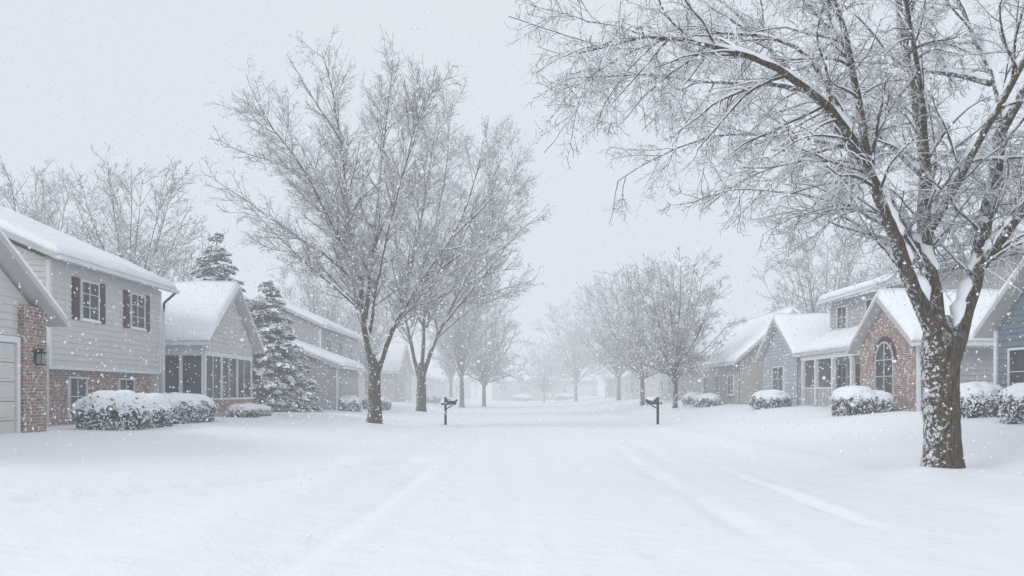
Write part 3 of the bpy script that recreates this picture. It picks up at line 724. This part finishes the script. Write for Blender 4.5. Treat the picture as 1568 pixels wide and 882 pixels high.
slab('porch_roof_snow',(14.72,36.37,3.56),(14.72,43.88,3.56),(16.6,43.88,4.51),(16.6,36.37,4.51),.3,M_snow,h,snow=True)
box('porch_floor',14.9,16.5,36.4,43.9,0,.95,M_fascia,h)
box('porch_beam',14.82,15.0,36.35,43.9,3.18,3.4,M_trim,h)
for i,y in enumerate((37.3,39.5,41.7,43.6)): box('porch_column_%d'%i,14.83,14.99,y,y+.17,.95,3.18,M_trim,h)
box('porch_rail_top',14.88,14.94,39.7,43.6,1.75,1.82,M_trim,h)
for i in range(20): box('baluster_%d'%i,14.895,14.925,39.8+i*.19,39.83+i*.19,.95,1.75,M_trim,h)
gablewall('far_wing_core','x',14.75,-1,44,50,0,3.5,(47,5.3),M_side_w,h)
siding('far_wing_siding','x',14.73,-1,44,50,.5,3.5,M_side_w,h,apex=(47,5.28))
box('far_wing_body',14.9,22,44.05,49.95,0,3.5,M_side_g,h)
siding('far_wing_near','y',44.0,-1,14.8,16.6,.5,3.5,M_side_g,h)
gable_roof(h,'x',14.75,22,44,50,3.6,5.45,ov=.4,ova=.4,snow=.3)
window('x',14.7,-1,46,48,1.6,3,h,mx=1,mz=1,name='wing_window')
# ------------------------------------------------------------------ right near blue house
h=empty('blue_siding_house')
gablewall('gable_core','x',15.05,-1,17,26.4,0,3.5,(21.7,6.9),M_side_b,h)
siding('gable_siding','x',15.03,-1,17,26.4,.5,3.5,M_side_b,h,apex=(21.7,6.85))
box('body',15.2,26,17.05,26.35,0,3.5,M_side_b,h)
box('corner_board',14.95,15.06,26.35,26.5,.5,3.5,M_trim,h)
gable_roof(h,'x',15.05,26,17,26.4,3.65,7.05,ov=.5,ova=.5,snow=.28)
window('x',15.0,-1,24.0,25.7,1.5,2.9,h,mx=1,mz=1,name='front_window')
window('x',15.0,-1,19.5,21.7,1.5,2.9,h,mx=1,mz=1,name='front_window_b')
# ------------------------------------------------------------------ mailboxes
def mailbox(x,y,side):
    z=float(gz(x,y)); h=empty('mailbox',(x,y,z))
    box('post',-.055,.055,-.055,.055,-.2,1.28,M_post,h,.008)
    box('arm',min(-.2*side,.5*side),max(-.2*side,.5*side),-.04,.04,.93,1.01,M_post,h,.006)
    V,F=tube(np.array([[(.06*side,0,.75),(.34*side,0,.92)]],float),np.array([[.03,.03]]),6); obj('brace',np_mesh('b',V,[F],[M_post]),h)
    prof=[(-.1,0),(-.1,.11)]+[(-.1*math.cos(math.pi*i/8),.11+.08*math.sin(math.pi*i/8)) for i in range(1,8)]+[(.1,.11),(.1,0)]
    n=len(prof); a=.07*side; b_=.56*side
    V=[(a,u,1.013+w) for u,w in prof]+[(b_,u,1.013+w) for u,w in prof]
    F4=np.array([[i,(i+1)%n,(i+1)%n+n,i+n] for i in range(n)]); Fn=np.array([list(range(n))[::-1],list(range(n,2*n))])
    obj('box',np_mesh('mb',V,[F4,Fn],[M_dark],smooth=False),h)
    box('flag',a+.1*side-.01,a+.1*side+.03,-.115,-.104,1.05,1.2,M_shut,h)
    V=[];k=9
    for i in range(k):
        u=i/(k-1)
        for j in range(9):
            w=math.pi*j/8; e=math.sin(math.pi*u)**.35 if 0<u<1 else 0
            V.append((a+(b_-a)*u,-.112*math.cos(w)*(.3+.7*e),1.12+.17*math.sin(w)*(.5+.5*e)))
    id_=np.arange(k*9).reshape(k,9); F=np.stack([id_[:-1,:-1],id_[1:,:-1],id_[1:,1:],id_[:-1,1:]],-1).reshape(-1,4)
    obj('snow_cap',np_mesh('sc',V,[F],[M_snow]),h)
    box('post_snow',-.06,.06,-.06,.06,1.282,1.36,M_snow,h,.03)
mailbox(-3.1,39.8,1); mailbox(6.8,39.8,-1)
# ------------------------------------------------------------------ falling snow
n=38000
c=np.stack([rng.uniform(-24,24,n),rng.uniform(2.2,36,n),rng.uniform(.1,16,n)],-1)
k=(np.abs(c[:,0])<c[:,1]*.64+1.5)&(c[:,2]<1.6+c[:,1]*.5); c=c[k]; n=len(c)
r_=(rng.uniform(.005,.014,n)*np.where(c[:,1]<4,.6,1)+c[:,1]*.0006)[:,None,None]
o8=np.array([[1,0,0],[-1,0,0],[0,1,0],[0,-1,0],[0,0,1],[0,0,-1]],float)
V=(c[:,None]+o8[None]*r_*rng.uniform(.7,1.2,(n,6,1))).reshape(-1,3)
f=np.array([[0,2,4],[2,1,4],[1,3,4],[3,0,4],[2,0,5],[1,2,5],[3,1,5],[0,3,5]])
F=(np.arange(n)[:,None,None]*6+f[None]).reshape(-1,3)
obj('falling_snow',np_mesh('falling_snow',V,[F],[M_snowp]))
# ------------------------------------------------------------------ haze (homogeneous absorbing volume, its own glow stands in for scattered light)
FOG=(.745,.795,.868)
def haze(name,x0,x1,y0,y1,z0,z1,sig):
    m=bpy.data.materials.new(name); m.use_nodes=True; nt=m.node_tree; nt.nodes.clear()
    out=nt.nodes.new('ShaderNodeOutputMaterial'); a=nt.nodes.new('ShaderNodeVolumeAbsorption'); e=nt.nodes.new('ShaderNodeEmission'); ad=nt.nodes.new('ShaderNodeAddShader')
    a.inputs[0].default_value=(0,0,0,1); a.inputs[1].default_value=sig
    e.inputs[0].default_value=(*FOG,1); e.inputs[1].default_value=sig  # haze glows by itself in fog colour, no light is scattered
    nt.links.new(a.outputs[0],ad.inputs[0]); nt.links.new(e.outputs[0],ad.inputs[1]); nt.links.new(ad.outputs[0],out.inputs['Volume'])
    return box(name,x0,x1,y0,y1,z0,z1,m)
haze('glowing_snow_haze',-390,390,-50,800,-3,42,.0044)
haze('glowing_snow_haze',-385,385,64,795,-2.5,38,.0085)
# ------------------------------------------------------------------ light
EL,AZ=38,235
w=bpy.data.worlds.new('World'); scene.world=w; w.use_nodes=True; nt=w.node_tree
bg=nt.nodes['Background']; out=nt.nodes['World Output']
sky=nt.nodes.new('ShaderNodeTexSky'); sky.sky_type='NISHITA'; sky.sun_disc=False; sky.sun_elevation=math.radians(EL); sky.sun_rotation=math.radians(AZ); sky.dust_density=4
nt.links.new(sky.outputs[0],bg.inputs[0]); bg.inputs[1].default_value=.08
b2=nt.nodes.new('ShaderNodeBackground'); tc=nt.nodes.new('ShaderNodeTexCoord'); nn=noise_node(nt,1.6,tc.outputs['Generated'],3,.5)
nt.links.new(mixc(nt,mapr(nt,nn.outputs[0],.35,.65),(.77,.82,.90),(.84,.88,.94)),b2.inputs[0]); b2.inputs[1].default_value=1.0
mx=nt.nodes.new('ShaderNodeMixShader'); mx.inputs[0].default_value=.9
nt.links.new(bg.outputs[0],mx.inputs[1]); nt.links.new(b2.outputs[0],mx.inputs[2]); nt.links.new(mx.outputs[0],out.inputs['Surface'])
sd=bpy.data.lights.new('sun','SUN'); sd.energy=1.3; sd.angle=math.radians(20); sd.color=(1,.98,.95)
so=bpy.data.objects.new('sun',sd); link(so)
az=math.radians(AZ); el=math.radians(EL)
dirv=Vector((math.sin(az)*math.cos(el),math.cos(az)*math.cos(el),math.sin(el)))
so.rotation_euler=dirv.to_track_quat('Z','Y').to_euler()
# ------------------------------------------------------------------ camera
cd=bpy.data.cameras.new('camera'); co=bpy.data.objects.new('camera',cd); link(co)
co.location=(0,0,1.6); co.rotation_euler=(math.radians(90),0,0)
cd.sensor_width=36; cd.lens=30; cd.shift_y=159/1568; cd.clip_end=2000; cd.clip_start=.05
cd.dof.use_dof=True; cd.dof.focus_distance=28; cd.dof.aperture_fstop=3.5
scene.camera=co
scene.view_settings.view_transform='Standard'; scene.view_settings.look='None'; scene.view_settings.exposure=0
